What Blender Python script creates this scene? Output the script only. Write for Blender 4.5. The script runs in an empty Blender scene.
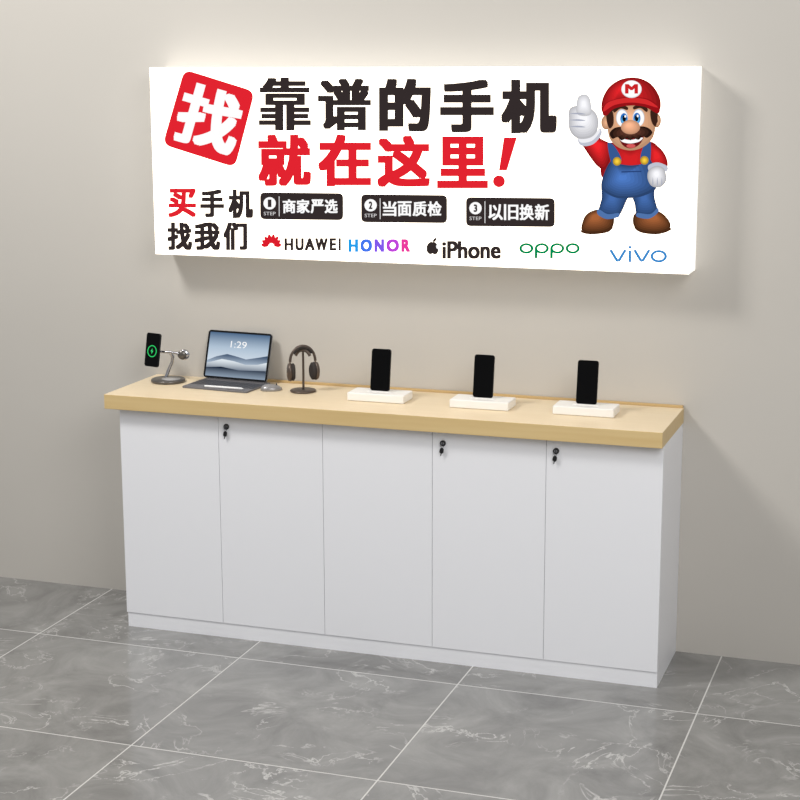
import bpy, bmesh, math, random
import numpy as np
from mathutils import Vector, Matrix
random.seed(3)
scene=bpy.context.scene
scene.view_settings.view_transform='Standard'
scene.view_settings.look='None'
COL=bpy.context.collection
def lin(c):
    return tuple((x/255/12.92 if x/255<=0.04045 else ((x/255+0.055)/1.055)**2.4) for x in c)+(1.0,)
def mat(name,c,rough=.5,metal=0,em=0,spec=.5,coat=0):
    m=bpy.data.materials.new(name);m.use_nodes=True
    b=m.node_tree.nodes['Principled BSDF']
    b.inputs['Base Color'].default_value=lin(c);b.inputs['Roughness'].default_value=rough
    b.inputs['Metallic'].default_value=metal;b.inputs['Specular IOR Level'].default_value=spec
    b.inputs['Coat Weight'].default_value=coat
    if em:
        b.inputs['Emission Color'].default_value=lin(c);b.inputs['Emission Strength'].default_value=em
    return m
def empty(name,loc=(0,0,0),rz=0):
    o=bpy.data.objects.new(name,None);COL.objects.link(o);o.location=loc;o.rotation_euler=(0,0,rz);o.empty_display_size=.05;return o
def obj(name,me,mats,parent=None,loc=(0,0,0),rot=(0,0,0)):
    o=bpy.data.objects.new(name,me);COL.objects.link(o)
    for m in (mats if isinstance(mats,(list,tuple)) else [mats]): me.materials.append(m)
    o.location=loc;o.rotation_euler=rot
    if parent: o.parent=parent
    return o
def box(name,lo,hi,m,parent=None,bev=0,seg=2,smooth=False,loc=(0,0,0),rot=(0,0,0)):
    bm=bmesh.new();bmesh.ops.create_cube(bm,size=1)
    for v in bm.verts:
        v.co=Vector([(lo[i]+hi[i])/2+v.co[i]*(hi[i]-lo[i]) for i in range(3)])
    if bev: bmesh.ops.bevel(bm,geom=bm.edges[:],offset=bev,segments=seg,profile=.5,affect='EDGES')
    me=bpy.data.meshes.new(name);bm.to_mesh(me);bm.free()
    return obj(name,me,m,parent,loc,rot)
def rslab(name,w,h,t,r,m,parent=None,loc=(0,0,0),rot=(0,0,0),bev=.001,n=8):
    """rounded-corner slab: w along x, h along z, thickness t along y (centred)"""
    bm=bmesh.new();pts=[]
    for cx,cz,a0 in ((w/2-r,h/2-r,0),(-w/2+r,h/2-r,90),(-w/2+r,-h/2+r,180),(w/2-r,-h/2+r,270)):
        for i in range(n+1):
            a=math.radians(a0+90*i/n);pts.append((cx+r*math.cos(a),cz+r*math.sin(a)))
    vs=[bm.verts.new((x,-t/2,z)) for x,z in pts];f=bm.faces.new(vs)
    e=bmesh.ops.extrude_face_region(bm,geom=[f])
    for v in [g for g in e['geom'] if isinstance(g,bmesh.types.BMVert)]: v.co.y+=t
    bmesh.ops.recalc_face_normals(bm,faces=bm.faces[:])
    if bev:
        ed=[x for x in bm.edges if abs(x.verts[0].co.y-x.verts[1].co.y)<1e-6]
        bmesh.ops.bevel(bm,geom=ed,offset=bev,segments=2,profile=.5,affect='EDGES')
    me=bpy.data.meshes.new(name);bm.to_mesh(me);bm.free()
    return obj(name,me,m,parent,loc,rot)
def lathe(name,prof,m,parent=None,loc=(0,0,0),rot=(0,0,0),n=48,sx=1,sy=1):
    bm=bmesh.new();rings=[]
    for r,z in prof:
        rings.append([bm.verts.new((r*math.cos(2*math.pi*i/n)*sx,r*math.sin(2*math.pi*i/n)*sy,z)) for i in range(n)])
    for a,b in zip(rings,rings[1:]):
        for i in range(n): bm.faces.new((a[i],a[(i+1)%n],b[(i+1)%n],b[i]))
    bm.faces.new(rings[0][::-1]);bm.faces.new(rings[-1])
    bmesh.ops.recalc_face_normals(bm,faces=bm.faces[:])
    for f in bm.faces: f.smooth=len(f.verts)==4
    me=bpy.data.meshes.new(name);bm.to_mesh(me);bm.free()
    return obj(name,me,m,parent,loc,rot)
def tube(name,pts,r,m,parent=None,loc=(0,0,0),rot=(0,0,0),cyc=False,radii=None):
    c=bpy.data.curves.new(name,'CURVE');c.dimensions='3D';c.bevel_depth=r;c.bevel_resolution=5;c.use_fill_caps=True
    s=c.splines.new('POLY');s.points.add(len(pts)-1)
    for i,p in enumerate(pts):
        s.points[i].co=(*p,1)
        if radii: s.points[i].radius=radii[i]
    s.use_cyclic_u=cyc;s.use_smooth=True
    o=bpy.data.objects.new(name,c);COL.objects.link(o);c.materials.append(m);o.location=loc;o.rotation_euler=rot
    if parent:o.parent=parent
    return o

# ---------------------------------------------------------------- camera
cd=bpy.data.cameras.new('camera');cam=bpy.data.objects.new('camera',cd);COL.objects.link(cam);scene.camera=cam
yaw,pi,ro=0.3305,-0.2018,-0.003
fw=Vector((-math.sin(yaw)*math.cos(pi),math.cos(yaw)*math.cos(pi),math.sin(pi)))
r=fw.cross(Vector((0,0,1))).normalized();u=r.cross(fw)
r2=r*math.cos(ro)+u*math.sin(ro);u2=-r*math.sin(ro)+u*math.cos(ro)
cam.matrix_world=Matrix.Translation((2.9646,-5.7208,2.0974))@Matrix((r2,u2,-fw)).transposed().to_4x4()
cd.sensor_width=36;cd.lens=1663.17/800*36;cd.clip_start=.05

# ---------------------------------------------------------------- room
def nn(nt,t,**k):
    n=nt.nodes.new(t)
    for a,b in k.items(): setattr(n,a,b)
    return n
# wall
mw=mat('wall_paint',(196,190,181),.75,spec=.25)
nt=mw.node_tree;b=nt.nodes['Principled BSDF']
no=nn(nt,'ShaderNodeTexNoise');no.inputs['Scale'].default_value=3;no.inputs['Detail'].default_value=8
cr=nn(nt,'ShaderNodeValToRGB');cr.color_ramp.elements[0].position=.3;cr.color_ramp.elements[0].color=lin((195,190,182));cr.color_ramp.elements[1].position=.7;cr.color_ramp.elements[1].color=lin((201,196,188))
nt.links.new(no.outputs['Fac'],cr.inputs['Fac']);nt.links.new(cr.outputs['Color'],b.inputs['Base Color'])
box('wall_back',(-4,0,-.02),(6,.1,4.2),mw)
# floor
mf=mat('marble_tile',(120,120,118),.22,spec=.5)
nt=mf.node_tree;b=nt.nodes['Principled BSDF'];L=nt.links
tc=nn(nt,'ShaderNodeTexCoord');sep=nn(nt,'ShaderNodeSeparateXYZ');L.new(tc.outputs['Object'],sep.inputs[0])
def M(op,a,bv=None,c=None):
    n=nn(nt,'ShaderNodeMath',operation=op)
    for i,v in enumerate((a,bv,c)):
        if v is None: continue
        if isinstance(v,(int,float)): n.inputs[i].default_value=v
        else: L.new(v,n.inputs[i])
    return n.outputs[0]
T=.817
X=M('DIVIDE',M('ADD',sep.outputs['X'],.2335+T*8),T);Y=M('DIVIDE',M('ADD',sep.outputs['Y'],.563+T*12),T)
fx=M('FRACT',X);fy=M('FRACT',Y)
def edge(f): return M('MINIMUM',f,M('SUBTRACT',1.0,f))
g=M('LESS_THAN',M('MINIMUM',edge(fx),edge(fy)),.003)
cmb=nn(nt,'ShaderNodeCombineXYZ');L.new(M('FLOOR',X),cmb.inputs[0]);L.new(M('FLOOR',Y),cmb.inputs[1])
wn=nn(nt,'ShaderNodeTexWhiteNoise',noise_dimensions='3D');L.new(cmb.outputs[0],wn.inputs['Vector'])
vm=nn(nt,'ShaderNodeVectorMath',operation='MULTIPLY_ADD');L.new(wn.outputs['Color'],vm.inputs[0]);vm.inputs[1].default_value=(20,20,20);L.new(tc.outputs['Object'],vm.inputs[2])
n1=nn(nt,'ShaderNodeTexNoise');n1.inputs['Scale'].default_value=3.2;n1.inputs['Detail'].default_value=10;n1.inputs['Roughness'].default_value=.65;n1.inputs['Distortion'].default_value=1.2
L.new(vm.outputs[0],n1.inputs['Vector'])
c1=nn(nt,'ShaderNodeValToRGB');e=c1.color_ramp.elements;e[0].position=.3;e[0].color=lin((116,115,113));e[1].position=.72;e[1].color=lin((158,157,154))
L.new(n1.outputs['Fac'],c1.inputs['Fac'])
n2=nn(nt,'ShaderNodeTexNoise');n2.inputs['Scale'].default_value=3.6;n2.inputs['Detail'].default_value=7;n2.inputs['Roughness'].default_value=.6;n2.inputs['Distortion'].default_value=1.2
L.new(vm.outputs[0],n2.inputs['Vector'])
v=M('ABSOLUTE',M('SUBTRACT',n2.outputs['Fac'],.5))
n3=nn(nt,'ShaderNodeTexNoise');n3.inputs['Scale'].default_value=5;L.new(vm.outputs[0],n3.inputs['Vector'])
fade=nn(nt,'ShaderNodeMapRange');L.new(n3.outputs['Fac'],fade.inputs[0]);fade.inputs[1].default_value=.46;fade.inputs[2].default_value=.64;fade.inputs[3].default_value=.0;fade.inputs[4].default_value=.8
vein=M('MULTIPLY',M('SUBTRACT',1.0,M('MINIMUM',M('MULTIPLY',v,75.0),1.0)),fade.outputs[0])
mx=nn(nt,'ShaderNodeMix',data_type='RGBA');L.new(vein,mx.inputs[0]);L.new(c1.outputs[0],mx.inputs[6]);mx.inputs[7].default_value=lin((208,206,203))
mg=nn(nt,'ShaderNodeMix',data_type='RGBA');L.new(g,mg.inputs[0]);L.new(mx.outputs[2],mg.inputs[6]);mg.inputs[7].default_value=lin((205,203,200))
L.new(mg.outputs[2],b.inputs['Base Color'])
L.new(M('MULTIPLY_ADD',g,.4,.14),b.inputs['Roughness'])
box('floor',(-4,-7,-.1),(6,0,0),mf)

# ---------------------------------------------------------------- counter
LX,D,H,TH=2.055,.423,.9,.054
ctr=empty('display_counter',(0,0,0))
mwhite=mat('white_laminate',(243,243,246),.38)
mseam=mat('seam_grey',(175,175,178),.8)
def wood(name,ca,cb):
    m=mat(name,ca,.42);nt=m.node_tree;b=nt.nodes['Principled BSDF']
    tc=nn(nt,'ShaderNodeTexCoord');mp=nn(nt,'ShaderNodeMapping');mp.inputs['Scale'].default_value=(1.2,22,22)
    n=nn(nt,'ShaderNodeTexNoise');n.inputs['Scale'].default_value=2;n.inputs['Detail'].default_value=6;n.inputs['Distortion'].default_value=.3
    c=nn(nt,'ShaderNodeValToRGB');c.color_ramp.elements[0].position=.3;c.color_ramp.elements[0].color=lin(ca);c.color_ramp.elements[1].position=.7;c.color_ramp.elements[1].color=lin(cb)
    for a,d in ((tc.outputs['Object'],mp.inputs[0]),(mp.outputs[0],n.inputs[0]),(n.outputs['Fac'],c.inputs[0]),(c.outputs[0],b.inputs['Base Color'])): nt.links.new(a,d)
    return m
mtop=wood('pale_wood',(230,210,176),(234,215,183));medge=wood('wood_edge',(214,184,128),(221,193,139))
o=box('worktop',(0,-D,H-TH),(LX,-.001,H),[mtop,medge],ctr,bev=.0015)
for p in o.data.polygons:
    p.material_index=0 if p.normal.z>.5 else 1
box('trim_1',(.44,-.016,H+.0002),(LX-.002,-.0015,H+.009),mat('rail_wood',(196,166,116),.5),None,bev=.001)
C0,C1,CF=.04,2.053,-.383
box('carcass',(C0,CF+.019,.055),(C1,-.001,H-TH),mwhite,ctr)
box('plinth',(C0+.003,CF+.004,0),(C1-.0,-.001,.056),mwhite,ctr)
xs=[C0,.4386,.8428,1.2508,1.6557,C1]
for i in range(5):
    a=xs[i]+(.0009 if i else 0);c=xs[i+1]-(.0009 if i<4 else 0)
    box('door_panel_%d'%(i+1),(a,CF,.0565),(c,CF+.018,H-TH-.001),mwhite,ctr,bev=.0006)
for i in range(1,5): box('door_gap_%d'%i,(xs[i]-.0014,CF+.003,.058),(xs[i]+.0014,CF+.0195,H-TH-.001),mseam,ctr)
mblack=mat('black_plastic',(22,22,24),.35);mchrome=mat('chrome',(190,190,195),.2,1);mkeym=mat('key_metal',(70,70,74),.35,.8)
def lock(n,x,z):
    L=empty('lock_%d'%n,(x,CF,z));L.parent=ctr;L.scale=(.85,.85,.85)
    lathe('lock_barrel',[(.0125,0),(.0125,.005),(.011,.008)],mblack,L,rot=(math.pi/2,0,0),n=24)
    lathe('lock_core',[(.0065,.0),(.0065,.0095)],mchrome,L,rot=(math.pi/2,0,0),n=24)
    rslab('key_blade',.0025,.012,.008,.001,mkeym,L,loc=(0,-.012,0),bev=0)
    tube('key_ring',[(.006*math.cos(t),0,.007*math.sin(t)) for t in [k*math.pi/8 for k in range(16)]],.0008,mkeym,L,loc=(0,-.015,-.010),cyc=True)
    rslab('spare_key_head',.017,.024,.004,.008,mblack,L,loc=(-.003,-.010,-.030),rot=(0,.2,0),bev=.001)
    rslab('spare_key_blade',.0035,.012,.002,.001,mkeym,L,loc=(-.006,-.010,-.046),rot=(0,.2,0),bev=0)
lock(1,.472,.803);lock(2,1.290,.801);lock(3,1.690,.803)

# ---------------------------------------------------------------- phones on display stands
mstand=mat('stand_white',(246,243,238),.35);mphone=mat('phone_black',(3,3,4),.35,spec=.12);mframe=mat('phone_frame',(20,20,22),.35,.3)
def phone_stand(x,y,rz=0):
    P=empty('phone_display_stand',(x,y,H+.0005),rz)
    box('stand_block',(-.107,-.052,0),(.107,.052,.030),mstand,P,bev=.004,seg=3)
    box('slot_lip',(-.045,-.012,.029),(.045,.012,.0325),mstand,P,bev=.0012)
    q=empty('phone_tilt',(0,0,.031));q.parent=P;q.rotation_euler=(math.radians(-9),0,0)
    rslab('phone_body',.073,.151,.008,.009,mframe,q,loc=(0,0,.0765))
    rslab('phone_screen',.072,.15,.0012,.0085,mphone,q,loc=(0,-.0042,.0765),bev=.0003)
    rslab('camera_bump',.03,.03,.002,.007,mblack,q,loc=(.018,.0048,.13),bev=.0003)
    return P
phone_stand(.995,-.202);phone_stand(1.380,-.205);phone_stand(1.750,-.202)

# ---------------------------------------------------------------- tablet with folio
mfol=mat('folio_grey',(112,110,112),.6);malu=mat('aluminium',(150,152,156),.3,.9);mbez=mat('bezel',(12,12,14),.25,spec=.3)
P=empty('tablet_computer',(.362,-.14,H+.0005),math.radians(-5))
rslab('folio_base',.275,.19,.006,.008,mfol,P,loc=(0,0,.003),rot=(math.pi/2,0,0),bev=.0008)
box('folio_hinge',(-.125,.070,.005),(.125,.088,.013),mfol,P,bev=.003)
bm=bmesh.new()
for j in range(5):
    for i in range(13):
        r0=bmesh.ops.create_cube(bm,size=1)['verts']
        for v in r0: v.co=Vector((-.126+.021*i+v.co.x*.0165,-.03+.0185*j+v.co.y*.0145,.0066+v.co.z*.0016))
me=bpy.data.meshes.new('keyboard_keys');bm.to_mesh(me);bm.free();obj('keyboard_keys',me,mat('keys',(74,74,78),.5),P)
box('trackpad',(-.045,-.085,.0055),(.045,-.042,.0066),mat('trackpad',(126,124,126),.4),P,bev=.0004)
S=empty('screen_tilt',(-.004,.072,.010));S.parent=P;S.rotation_euler=(math.radians(-17),0,0);S.scale=(.985,1,.90)
rslab('tablet_body',.28,.205,.006,.014,malu,S,loc=(0,0,.1025))
rslab('tablet_bezel',.279,.204,.0012,.0135,mbez,S,loc=(0,-.0033,.1025),bev=.0003)
def flat(name,pts,m,parent,y):
    bm=bmesh.new();f=bm.faces.new([bm.verts.new((x,y,z)) for x,z in pts]);f.normal_update()
    if f.normal.y>0: f.normal_flip()
    bmesh.ops.triangulate(bm,faces=[f])
    me=bpy.data.meshes.new(name);bm.to_mesh(me);bm.free();return obj(name,me,m,parent)
def em(name,c,s=1.0):
    m=bpy.data.materials.new(name);m.use_nodes=True;nt=m.node_tree;nt.nodes.clear()
    e=nt.nodes.new('ShaderNodeEmission');e.inputs[0].default_value=lin(c);e.inputs[1].default_value=s
    o=nt.nodes.new('ShaderNodeOutputMaterial');nt.links.new(e.outputs[0],o.inputs[0]);return m
W2,H2=.131,.0935;zc=.1025
def sc(p): return [(x*W2,zc+z*H2) for x,z in p]
def gradmat(name,stops,z0,z1):
    m=em(name,(255,255,255));nt=m.node_tree;e=[n for n in nt.nodes if n.type=='EMISSION'][0]
    tc=nn(nt,'ShaderNodeTexCoord');s=nn(nt,'ShaderNodeSeparateXYZ');mr=nn(nt,'ShaderNodeMapRange');cr=nn(nt,'ShaderNodeValToRGB')
    mr.inputs[1].default_value=z0;mr.inputs[2].default_value=z1
    nt.links.new(tc.outputs['Object'],s.inputs[0]);nt.links.new(s.outputs[2],mr.inputs[0]);nt.links.new(mr.outputs[0],cr.inputs[0]);nt.links.new(cr.outputs[0],e.inputs[0])
    while len(cr.color_ramp.elements)<len(stops): cr.color_ramp.elements.new(.5)
    for k,(p,c) in enumerate(stops): cr.color_ramp.elements[k].position=p;cr.color_ramp.elements[k].color=lin(c)
    return m
flat('wallpaper_sky',sc([(-1,-1),(1,-1),(1,1),(-1,1)]),gradmat('wp_sky',[(0,(206,218,230)),(.45,(176,194,212)),(1,(78,106,138))],zc-.02,zc+H2),S,-.0041)
flat('wallpaper_dune_a',sc([(-1,-.30),(-.7,-.1),(-.35,.04),(-.1,-.02),(.3,-.14),(.7,-.02),(1,.08),(1,-.5),(-1,-.5)]),gradmat('wp_a',[(0,(170,186,204)),(1,(52,74,104))],zc-.04,zc+.004),S,-.0043)
flat('wallpaper_dune_b',sc([(-1,-.42),(-.5,-.2),(-.1,-.26),(.3,-.38),(.7,-.34),(1,-.22),(1,-.8),(-1,-.8)]),gradmat('wp_b',[(0,(56,76,104)),(1,(222,230,236))],zc-.07,zc-.025),S,-.0044)
flat('wallpaper_dune_c',sc([(-1,-.62),(-.5,-.55),(.1,-.66),(1,-.6),(1,-1),(-1,-1)]),gradmat('wp_c',[(0,(140,156,174)),(1,(26,38,58))],zc-H2,zc-.055),S,-.0045)
def textmesh(s):
    c=bpy.data.curves.new('tmp','FONT');c.body=s;c.resolution_u=4
    o=bpy.data.objects.new('tmp',c);COL.objects.link(o)
    dg=bpy.context.evaluated_depsgraph_get();dg.update()
    me=bpy.data.meshes.new_from_object(o.evaluated_get(dg))
    vs=np.array([v.co[:2] for v in me.vertices]);fs=[tuple(p.vertices) for p in me.polygons]
    bpy.data.objects.remove(o);bpy.data.meshes.remove(me);bpy.data.curves.remove(c)
    mn=vs.min(0);mxx=vs.max(0);return (vs-mn)/(mxx-mn),fs
def simple_text(name,s,x0,z0,x1,z1,y,m,parent):
    vs,fs=textmesh(s);me=bpy.data.meshes.new(name)
    me.from_pydata([(x0+(x1-x0)*a,y,z0+(z1-z0)*b) for a,b in vs],[],fs);return obj(name,me,m,parent)
simple_text('clock_text','1:29',-.035,.135,.035,.163,-.0047,em('clk',(250,250,250)),S)
tube('stylus',[(-.075,0,0),(.075,0,0),(.083,0,0)],.0042,mat('stylus_white',(235,235,235),.3),P,loc=(.03,-.078,.0112),rot=(0,0,.06),radii=[1,1,.2])
# mouse
P=empty('computer_mouse',(.555,-.165,H+.0005),math.radians(-60))
bm=bmesh.new();bmesh.ops.create_uvsphere(bm,u_segments=32,v_segments=20,radius=1)
for v in bm.verts:
    x,y,z=v.co;z=max(z,-.25);v.co=(x*.025,y*.040,(z+.25)*.019*(1-.15*y))
for f in bm.faces:f.smooth=True
me=bpy.data.meshes.new('mouse_shell');bm.to_mesh(me);bm.free();obj('mouse_shell',me,mat('mouse_grey',(150,148,148),.3,.3),P)
rslab('scroll_wheel',.004,.010,.008,.002,mblack,P,loc=(0,.020,.0205),rot=(0,0,math.pi/2),bev=.0005)

# ---------------------------------------------------------------- headphones on stand
mhp=mat('headphone_bronze',(92,80,72),.35,.5);mcush=mat('ear_cushion',(48,42,39),.8);msilver=mat('bronze_light',(170,155,140),.25,.9)
P=empty('headphone_stand',(.676,-.15,H+.0005),math.radians(8));P.scale=(.95,.95,.99)
lathe('stand_base',[(.001,0),(.047,0),(.05,.002),(.05,.006),(.047,.008),(.001,.0085)],mhp,P)
tube('stand_post',[(0,.005,.006),(0,.008,.06),(0,.008,.12),(0,.006,.15)],.0045,mhp,P)
tube('stand_cradle',[(.03*math.sin(t),.004,.122+.034*math.cos(t)) for t in [k*.2 for k in range(-6,7)]],.006,mhp,P)
Q=empty('headphones',(0,0,.102));Q.parent=P;Q.rotation_euler=(0,0,math.radians(28))
tube('headband',[(.05*math.sin(t),0,.012+.058*math.cos(t)) for t in [k*math.pi/24 for k in range(-12,13)]],.0052,mhp,Q)
tube('headband_pad',[(.046*math.sin(t),0,.012+.053*math.cos(t)) for t in [k*math.pi/30 for k in range(-9,10)]],.0065,mcush,Q)
for s in(-1,1):
    tube('slider_%s'%('l' if s<0 else 'r'),[(s*.05,0,.014),(s*.053,0,-.004),(s*.053,0,-.03)],.003,msilver,Q)
    e=empty('ear_cup_%s'%('l' if s<0 else 'r'),(s*.046,0,-.026));e.parent=Q;e.rotation_euler=(0,s*math.pi/2,s*.15)
    lathe('cup_shell',[(.001,.016),(.018,.016),(.026,.012),(.028,.005),(.027,0),(.001,0)],mhp,e,sx=1.25,sy=1.0)
    lathe('cushion',[(.012,-.014),(.020,-.015),(.026,-.010),(.026,-.003),(.024,.001),(.001,.001)],mcush,e,sx=1.25,sy=1.0)
    lathe('cup_ring',[(.001,.0172),(.014,.0172),(.016,.015)],msilver,e,sx=1.25,sy=1.0)

# ---------------------------------------------------------------- wireless charging stand
P=empty('wireless_charging_stand',(.115,-.13,H+.0005),math.radians(0))
mgun=mat('gunmetal',(104,100,96),.28,.6)
lathe('base_disc',[(.001,0),(.062,0),(.065,.003),(.065,.009),(.062,.012),(.001,.013)],mgun,P)
lathe('base_pad',[(.001,.0125),(.035,.0125),(.036,.0145),(.001,.015)],mat('pad_grey',(170,168,166),.5),P,loc=(.018,-.01,0))
tube('stem',[(-.02,.02,.01),(-.012,.03,.04),(.004,.03,.07),(.012,.02,.095),(.004,.012,.112)],.0065,mchrome,P)
tube('cross_bar',[(-.05,.008,.112),(.005,.012,.112),(.065,.008,.108)],.0048,mchrome,P)
lathe('watch_puck',[(.001,-.008),(.018,-.008),(.02,-.004),(.02,.004),(.018,.008),(.001,.008)],mchrome,P,loc=(.07,.0,.108),rot=(math.pi/2,0,.3))
lathe('watch_charger_face',[(.001,-.003),(.0165,-.003),(.0175,0),(.0165,.003),(.001,.003)],mgun,P,loc=(.067,-.011,.108),rot=(math.pi/2,0,.3))
e=empty('charging_phone',(-.058,-.005,.120));e.parent=P;e.rotation_euler=(math.radians(-10),0,math.radians(-14))
rslab('phone_body',.068,.128,.008,.009,mframe,e)
rslab('phone_screen',.0655,.1255,.0012,.008,mphone,e,loc=(0,-.0042,0),bev=.0003)
tube('charge_ring',[(.021*math.cos(t),0,.021*math.sin(t)) for t in [k*math.pi/20 for k in range(40)]],.0018,em('green_glow',(50,215,110)),e,loc=(0,-.0045,-.005),cyc=True)
flat('charge_bolt',[(.002,.007),(-.007,-.006),(-.001,-.006),(-.003,-.017),(.007,-.003),(.001,-.003)],em('green_glow2',(60,220,120)),e,-.0055)
lathe('charge_puck',[(.001,0),(.026,0),(.028,.004),(.026,.009),(.001,.009)],mchrome,e,loc=(0,.004,-.002),rot=(-math.pi/2,0,0))

# ---------------------------------------------------------------- light box sign
SX0,SX1,SZ0,SZ1,SD=.0787,2.0781,1.3855,2.0724,.132
SG=empty('lightbox_sign',(SX0,-SD,SZ0))
W,Hh=SX1-SX0,SZ1-SZ0
box('lightbox_case',(0,.002,0),(W,SD-.001,Hh),mat('case_white',(246,244,240),.4,em=.7),SG,bev=.001)
box('lightbox_panel',(.001,0,.001),(W-.001,.004,Hh-.001),em('panel_white',(255,243,224),3.2),SG)
# measured artwork sheet (quad) -> rectangular panel (metres)
q=[(149,67),(695,66),(689,275),(154,254)];d=[(0,Hh),(W,Hh),(W,0),(0,0)]
A=[];B=[]
for (x,y),(X_,Y_) in zip(q,d):
    A.append([x,y,1,0,0,0,-x*X_,-y*X_]);B.append(X_);A.append([0,0,0,x,y,1,-x*Y_,-y*Y_]);B.append(Y_)
h=np.linalg.solve(np.array(A,float),np.array(B,float))
def art(x,y):
    w=h[6]*x+h[7]*y+1;return ((h[0]*x+h[1]*y+h[2])/w,(h[3]*x+h[4]*y+h[5])/w)
class Art:
    def __init__(s,name): s.name=name;s.v=[];s.f=[];s.mi=[];s.m=[];s.mm={}
    def mid(s,c):
        if c not in s.mm: s.mm[c]=len(s.m);s.m.append(em('ink_%d_%d_%d'%c,c,1.0))
        return s.mm[c]
    def add(s,pts,faces,c,lay):
        o=len(s.v);k=s.mid(tuple(int(max(0,min(255,z))) for z in c))
        for x,y in pts:
            a,b=art(x,y);s.v.append((a,-.0004-.0003*lay,b))
        for f in faces: s.f.append(tuple(i+o for i in f));s.mi.append(k)
    def poly(s,pts,c,lay):
        bm=bmesh.new();f=bm.faces.new([bm.verts.new((x,y,0)) for x,y in pts])
        bmesh.ops.triangulate(bm,faces=[f]);bm.verts.index_update()
        s.add([v.co[:2] for v in bm.verts],[[v.index for v in f.verts] for f in bm.faces],c,lay);bm.free()
    def spl(s,pts,n=6):
        out=[];N=len(pts);P_=[np.array(p,float) for p in pts]
        for i in range(N):
            a,b_,c_,d_=P_[i-1],P_[i],P_[(i+1)%N],P_[(i+2)%N]
            for k in range(n):
                t=k/n;out.append(tuple(.5*((2*b_)+(-a+c_)*t+(2*a-5*b_+4*c_-d_)*t*t+(-a+3*b_-3*c_+d_)*t**3)))
        return out
    def blob(s,pts,c,lay,n=6): s.poly(s.spl(pts,n),c,lay)
    def grad(s,pts,c,lay,hl=None,lo=.72,hi=1.14,steps=8,end=.25,n=6,raw=False):
        """printed tonal blend: nested copies shrinking towards hl"""
        o=pts if raw else s.spl(pts,n)
        cx=sum(p[0] for p in o)/len(o);cy=sum(p[1] for p in o)/len(o)
        if hl: cx,cy=hl
        for k in range(steps):
            t=k/(steps-1);f=1-(1-end)*t;g=lo+(hi-lo)*t**.8
            s.poly([(cx+(x-cx)*f,cy+(y-cy)*f) for x,y in o],tuple(z*g for z in c),lay+.1*k)
    def ellpts(s,cx,cy,rx,ry,rot=0,n=32):
        ca,sa=math.cos(math.radians(rot)),math.sin(math.radians(rot))
        return [(cx+rx*math.cos(t)*ca-ry*math.sin(t)*sa,cy+rx*math.cos(t)*sa+ry*math.sin(t)*ca) for t in [2*math.pi*i/n for i in range(n)]]
    def ell(s,cx,cy,rx,ry,c,lay,rot=0,n=32): s.poly(s.ellpts(cx,cy,rx,ry,rot,n),c,lay)
    def rrect(s,quad,r,c,lay,n=6):
        Q=[np.array(p,float) for p in quad];pts=[]
        for i in range(4):
            p=Q[i];a=Q[i-1]-p;b_=Q[(i+1)%4]-p;a/=np.linalg.norm(a);b_/=np.linalg.norm(b_)
            s0=p+a*r;s1=p+b_*r
            for k in range(n+1):
                t=k/n;pts.append(tuple((1-t)**2*s0+2*t*(1-t)*p+t*t*s1))
        s.poly(pts,c,lay)
    def text(s,st,box_,c,lay,bx=0,by=0,slant=0,rot=0,dy=0,colors=None):
        x0,y0,x1,y1=box_;vs,fs=textmesh(st)
        offs=[(0,0)]
        if bx or by:
            offs+=[(bx*math.cos(k*math.pi/8),by*math.sin(k*math.pi/8)) for k in range(16)]
            offs+=[(bx,by),(-bx,by),(bx,-by),(-bx,-by),(bx/2,by/2),(-bx/2,by/2),(bx/2,-by/2),(-bx/2,-by/2)]
        cx,cy=(x0+x1)/2,(y0+y1)/2;ca,sa=math.cos(math.radians(rot)),math.sin(math.radians(rot))
        for ox,oy in offs:
            pts=[]
            for a,b_ in vs:
                x=x0+bx+(x1-x0-2*bx)*a+ox;y=y1-by-(y1-y0-2*by)*b_+oy
                x+=slant*(cy-y);y+=dy*a
                x,y=cx+(x-cx)*ca-(y-cy)*sa,cy+(x-cx)*sa+(y-cy)*ca
                pts.append((x,y))
            s.add(pts,fs,c,lay)
    def finish(s):
        me=bpy.data.meshes.new(s.name);me.from_pydata(s.v,[],s.f)
        for m in s.m: me.materials.append(m)
        me.polygons.foreach_set('material_index',s.mi)
        o=bpy.data.objects.new(s.name,me);COL.objects.link(o);o.parent=SG;return o
K=(52,44,44);R=(226,36,48);WH=(255,255,255)
t=Art('printed_text')
t.rrect([(184,69),(254,91),(234,167),(162,144)],9,R,0)
t.text('找',(177,87,241,149),WH,1,2.4,2.0,rot=16)
for ch,x0,x1,y0,y1 in (('靠',258,310,77,130),('谱',317,370,78,130),('的',378,430,78,131),('手',439,493,79,132),('机',500,556,79,133)):
    t.text(ch,(x0,y0,x1,y1),K,0,2.3 if ch in'靠谱' else 2.7,1.0 if ch in '靠谱' else 2.2)
for ch,x0,x1,y0,y1 in (('就',257,310,134,186),('在',317,370,134,186),('这',376,429,135,187),('里',436,487,136,188)):
    t.text(ch,(x0,y0,x1,y1),R,0,2.3,1.9)
t.poly([(503,137),(516,137),(506,170),(498,170)],R,0);t.ell(498,181,6,6,R,0)
t.text('买',(167,188,195,217),R,0,1.2,1.0)
t.text('手',(199,189,223,217),K,0,1.2,1.0);t.text('机',(227,189,252,218),K,0,1.2,1.0)
for ch,x0,x1 in(('找',166,191),('我',193,219),('们',222,246)): t.text(ch,(x0,222,x1,250),K,0,1.2,1.0)
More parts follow.
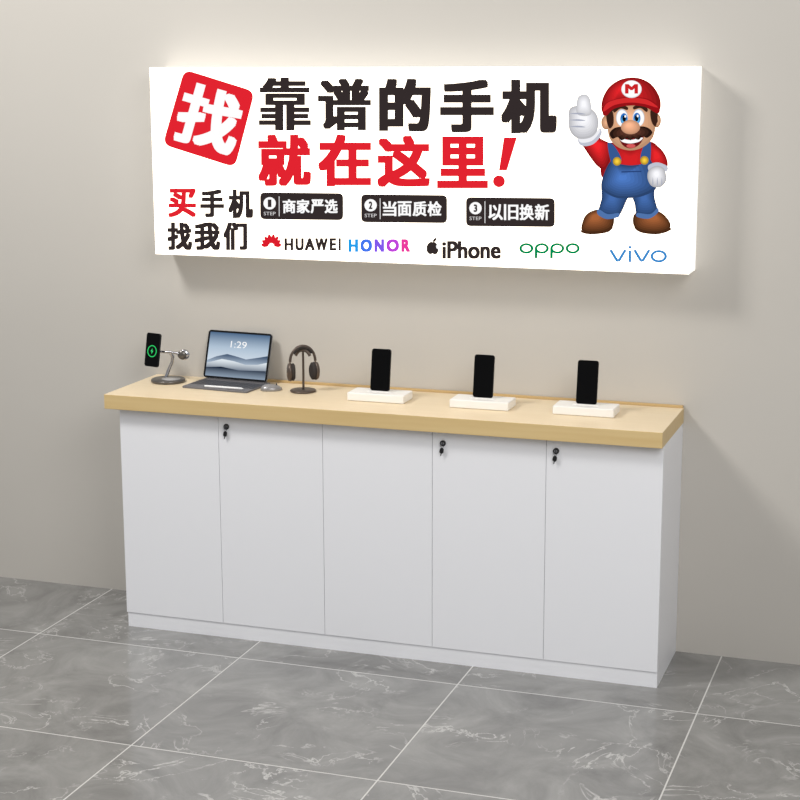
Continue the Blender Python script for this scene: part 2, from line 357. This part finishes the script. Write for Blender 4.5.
for i,(x0,y0,x1,y1,s_,tx0) in enumerate(((259,192,342,220,'商家严选',281),(360,194,446,223,'当面质检',381),(465,197,554,227,'以旧换新',487))):
    t.rrect([(x0,y0),(x1,y0+1),(x1,y1),(x0,y1-1)],5,K,0)
    cx=x0+9.5
    t.ell(cx,y0+11,6.2,6.2,WH,1);t.text(str(i+1),(cx-1.8,y0+7.2,cx+1.8,y0+14.8),K,2,.35,.3)
    t.text('STEP',(cx-6,y0+19.5,cx+6,y0+23),(220,218,218),1)
    t.poly([(cx+9.2,y0+4),(cx+9.8,y0+4),(cx+9.8,y1-4),(cx+9.2,y1-4)],WH,1)
    w=(x1-5-tx0)/4
    for k,ch in enumerate(s_): t.text(ch,(tx0+k*w+.5,y0+7,tx0+(k+1)*w-.5,y1-7),WH,1,.45,.35)
# brand line
for k in range(8):
    an=math.radians(-172+k*(164/7));cx,cy=270,246
    L_=12-2*abs(k-3.5)/3.5
    ux,uy=math.cos(an),math.sin(an);px,py=-uy,ux
    t.blob([(cx+ux*2.5,cy+uy*2.5),(cx+ux*L_*.7+px*2.1,cy+uy*L_*.7+py*2.1),(cx+ux*L_*1.05,cy+uy*L_*1.05),(cx+ux*L_*.7-px*2.1,cy+uy*L_*.7-py*2.1)],(220,30,45),0,4)
for ch,x0,x1 in (('H',283,292),('U',294,302.5),('A',303.3,313.6),('W',313.8,326.5),('E',328.3,335)):
    t.text(ch,(x0,238,x1,250.5),K,0,.75,.6)
t.poly([(337.2,238),(339.6,238),(339.6,250.5),(337.2,250.5)],K,0)
for ch,x0,x1,c in (('H',347,357,(40,160,235)),('O',359,371,(70,120,240)),('N',373,383,(130,90,235)),('O',385,398,(190,70,220)),('R',400,409,(235,60,160))):
    t.text(ch,(x0,239,x1,252),c,0,1.0,.7)
t.ell(429.7,248,4.3,6.3,K,0,8);t.ell(433.3,248.3,4.0,6.3,K,0,-8);t.ell(437.2,246.5,2.2,2.6,WH,1);t.ell(433.5,240,1.3,2.6,K,0,35)
t.text('iPhone',(441,241,500,259),K,0,.9,.6)
G=(0,140,84)
for i,(x,pp) in enumerate(((525.5,0),(541,1),(556.5,1),(572,0))):
    n=28
    for k in range(n):
        a0,a1=2*math.pi*k/n,2*math.pi*(k+1)/n
        t.poly([(x+7.2*math.cos(a0),248.5+5.4*math.sin(a0)),(x+7.2*math.cos(a1),248.5+5.4*math.sin(a1)),(x+4.4*math.cos(a1),248.5+3.0*math.sin(a1)),(x+4.4*math.cos(a0),248.5+3.0*math.sin(a0))],G,0)
    if pp: t.poly([(x-7.2,248.5),(x-4.4,248.5),(x-4.4,258.5),(x-7.2,258.5)],G,0)
BL=(62,140,205)
def line(p,w,c,lay=0):
    for (xa,ya),(xb,yb) in zip(p,p[1:]):
        l=math.hypot(xb-xa,yb-ya);nx,ny=-(yb-ya)/l*w/2,(xb-xa)/l*w/2
        t.poly([(xa+nx,ya+ny),(xb+nx,yb+ny),(xb-nx,yb-ny),(xa-nx,ya-ny)],c,lay)
for x in(610,634): line([(x,250),(x+6.8,261.3),(x+8.2,261.3),(x+15,250)],2.9,BL)
line([(629.5,250.5),(629.5,262.5)],2.8,BL);line([(629.5,246),(629.5,248.6)],2.8,BL)
for k in range(28):
    a0,a1=2*math.pi*k/28,2*math.pi*(k+1)/28
    t.poly([(658.5+8.4*math.cos(a0),256.5+6.4*math.sin(a0)),(658.5+8.4*math.cos(a1),256.5+6.4*math.sin(a1)),(658.5+5.5*math.cos(a1),256.5+3.8*math.sin(a1)),(658.5+5.5*math.cos(a0),256.5+3.8*math.sin(a0))],BL,0)
t.finish()
# mascot illustration
a=Art('printed_mascot')
RED=(204,34,38);DR=(150,18,24);LR=(232,70,66);SK=(238,180,140);SKD=(206,134,96);BLU=(62,98,158);DB=(38,64,116);LB=(92,130,188);GL=(240,240,245);GD=(192,196,210);BR=(126,74,42);BRD=(70,38,22);HA=(58,34,26);YE=(240,196,60)
# shoes
a.blob([(581,230),(598,230),(612,226),(608,232),(592,234.5),(582,233)],BRD,1);a.grad([(581,225),(586,214),(599,209),(612,213),(613,225),(606,231),(592,233),(582,231)],BR,2,hl=(594,216),lo=.6,hi=1.35)
a.blob([(634,227),(648,230),(670,228),(668,231.5),(656,234.5),(640,232.5)],BRD,1);a.grad([(634,214),(646,209),(660,212),(669,221),(669,229),(656,233),(640,231),(633,225)],BR,2,hl=(653,216),lo=.6,hi=1.35)
# legs
a.grad([(603,180),(601,198),(598,212),(606,217),(618,216),(625,203),(629,192),(629,175)],BLU,3,hl=(612,195),lo=.66,hi=1.12)
a.grad([(628,175),(630,192),(634,203),(637,215),(650,217),(657,211),(654,196),(653,178)],BLU,3,hl=(643,195),lo=.66,hi=1.12)
a.blob([(598,209),(607,214),(618,213),(618,217),(606,219),(597,214)],(80,116,172),4);a.blob([(637,213),(650,214),(657,208),(658,212),(649,218.5),(637,217)],(80,116,172),4)
# shirt torso
a.grad([(603,150),(610,142),(630,148),(650,141),(660,152),(656,170),(652,180),(606,180),(600,164)],RED,4,lo=.7,hi=1.05)
# arms
a.grad([(611,146),(600,138),(591,128),(578,136),(585,150),(597,166),(606,168)],RED,5,hl=(596,143),lo=.66,hi=1.2)
a.grad([(648,142),(660,148),(667,160),(665,170),(650,172),(647,160)],RED,5,hl=(656,154),lo=.66,hi=1.15)
# bib
a.grad([(611,160),(617,163),(630,165),(643,163),(649,158),(655,172),(656,188),(642,196),(628,198),(614,197),(601,188),(604,172)],BLU,6,hl=(621,177),lo=.7,hi=1.28,steps=9,end=.15)
a.blob([(607,143),(614,146),(621,160),(612,165)],(54,88,146),7);a.blob([(650,141),(643,146),(640,160),(649,164)],(54,88,146),7)
a.grad(a.ellpts(616.5,161,4.2,4.4),YE,7.5,lo=.75,hi=1.1,raw=True,steps=4);a.grad(a.ellpts(644,160,4.2,4.4),YE,7.5,lo=.75,hi=1.1,raw=True,steps=4)
a.poly([(621,171),(641,170.5),(641,171.6),(621,172.2)],DB,8)
# gloves
a.blob([(577,136),(590,136),(599,128),(601,134),(592,144),(580,145)],GD,6);a.blob([(578,136),(590,136),(598,129),(599,132),(591,140.5),(580,142)],GL,6.5)
a.grad([(568,118),(569,108),(578,105),(590,108),(597,116),(597,129),(590,137),(577,138),(569,130)],GL,7,hl=(583,117),lo=.78,hi=1.05)
a.grad([(577,114),(576,101),(579,95),(586,94),(590,101),(590,114)],GL,8,hl=(583,103),lo=.82,hi=1.05)
for y in (113,119.5,126): a.blob([(569,y),(578,y-.8),(585,y+.6),(578,y+.9)],(170,174,190),9,4)
a.blob([(648,165),(657,162),(667,166),(666,171),(656,168),(649,171)],GD,7)
a.grad([(649,169),(657,165.5),(664,169),(666,180),(660,187),(651,185.5),(647,177)],GL,7.2,hl=(656,173),lo=.75,hi=1.05)
for x in (652.5,657,661.5): a.blob([(x,177),(x+.5,183),(x-.2,186),(x-.5,182)],(170,174,190),8.2,4)
# head
a.grad(a.ellpts(605.5,122,5,7.2),SK,7,lo=.75,hi=1,raw=True,steps=4);a.grad(a.ellpts(656,120,4.6,7.2),SK,7,lo=.75,hi=1,raw=True,steps=4)
a.blob([(607,106),(652,104),(657,117),(652,124),(612,126),(606,116)],HA,8)
a.grad([(610,112),(630,104),(651,110),(655,124),(652,138),(642,147),(630,150),(618,147),(609,138),(607,124)],SK,8.5,hl=(628,118),lo=.80,hi=1.07,steps=9)
a.blob([(606,108),(612,111),(613,123),(609,128),(606,120)],HA,9.5);a.blob([(656,106),(650,110),(651,121),(655,126),(657,118)],HA,9.5)
for cx in (621.5,638): 
    a.ell(cx,117.2,6,8.6,(190,200,215),10);a.ell(cx,117.6,5.5,8,WH,10.3)
a.ell(623.4,118.2,3.6,5.6,(40,110,190),11);a.ell(636.4,117.8,3.6,5.6,(40,110,190),11);a.ell(623.4,119.6,2.6,3.6,(90,180,235),11.3);a.ell(636.4,119.2,2.6,3.6,(90,180,235),11.3)
a.ell(623.7,118,1.9,3.2,(12,12,18),11.6);a.ell(636.2,117.6,1.9,3.2,(12,12,18),11.6);a.ell(624.8,115.8,1,1.3,WH,12);a.ell(637.2,115.4,1,1.3,WH,12)
a.blob([(613,109),(619,104),(627,106.5),(626.5,109.5),(620,108),(614,112)],HA,12);a.blob([(647,108),(641,103.5),(633,106),(633.5,109),(640,107.5),(646,111.5)],HA,12)
# mouth, moustache, nose
a.blob([(619,136),(630,138),(643,135),(639,144),(630,148),(622,144.5)],(110,20,24),11);a.blob([(620,138),(630,139.5),(642,137),(639,141),(630,143),(622,141.5)],WH,11.5);a.ell(630.5,145.5,4.5,2,(215,90,90),11.7)
a.grad([(609,133),(614,127.5),(622,126.5),(630,130),(639,126),(647,127),(652,132),(647,137.3),(642,136),(638,139.3),(633,137.5),(630,139.8),(626,137.8),(621,139.8),(617,136.6),(612,138.3)],HA,12.3,hl=(630,131),lo=.7,hi=1.5,steps=4,end=.5)
a.grad(a.ellpts(630,126.6,9.6,7.2),(240,176,138),13.2,hl=(628,124),lo=.82,hi=1.08,raw=True,steps=7)
# cap
a.grad([(601,110),(602,98),(609,86),(621,78.5),(636,77),(650,83),(659,96),(660,108),(655,108),(644,101),(630,100),(614,103),(606,112)],RED,14,hl=(620,88),lo=.68,hi=1.16,steps=9,end=.12)
a.blob([(602,113),(605,103),(617,98),(632,96.5),(648,98.5),(659,107),(657,113),(645,106.5),(630,105),(614,108),(606,115)],DR,15)
a.blob([(603,111),(606,103),(617,98.6),(632,97.2),(647,99.3),(657.5,107),(644,103.5),(630,102),(614,104.5)],(214,44,46),15.4)
a.ell(631,88.6,10.2,8.8,(225,225,230),15.6);a.ell(631,88.2,9.6,8.2,WH,15.8)
a.text('M',(624.5,83.5,637.5,93),RED,16.2,.9,.4)
a.finish()

# ---------------------------------------------------------------- light
def area(name,loc,target,size,power,col=(1,1,1)):
    l=bpy.data.lights.new(name,'AREA');l.energy=power;l.size=size;l.color=col;l.shape='SQUARE'
    o=bpy.data.objects.new(name,l);COL.objects.link(o);o.location=loc
    o.rotation_euler=(Vector(target)-Vector(loc)).to_track_quat('-Z','Y').to_euler();return o
area('key_light',(-1.0,-2.4,4.2),(1.3,0,.9),.9,110,(1,.985,.96))
area('fill_light',(3.8,-3.8,3.4),(1.8,0,.8),2.2,95,(1,.99,.975))
w=bpy.data.worlds.new('world');scene.world=w;w.use_nodes=True
w.node_tree.nodes['Background'].inputs[0].default_value=(.94,.965,1,1);w.node_tree.nodes['Background'].inputs[1].default_value=.38
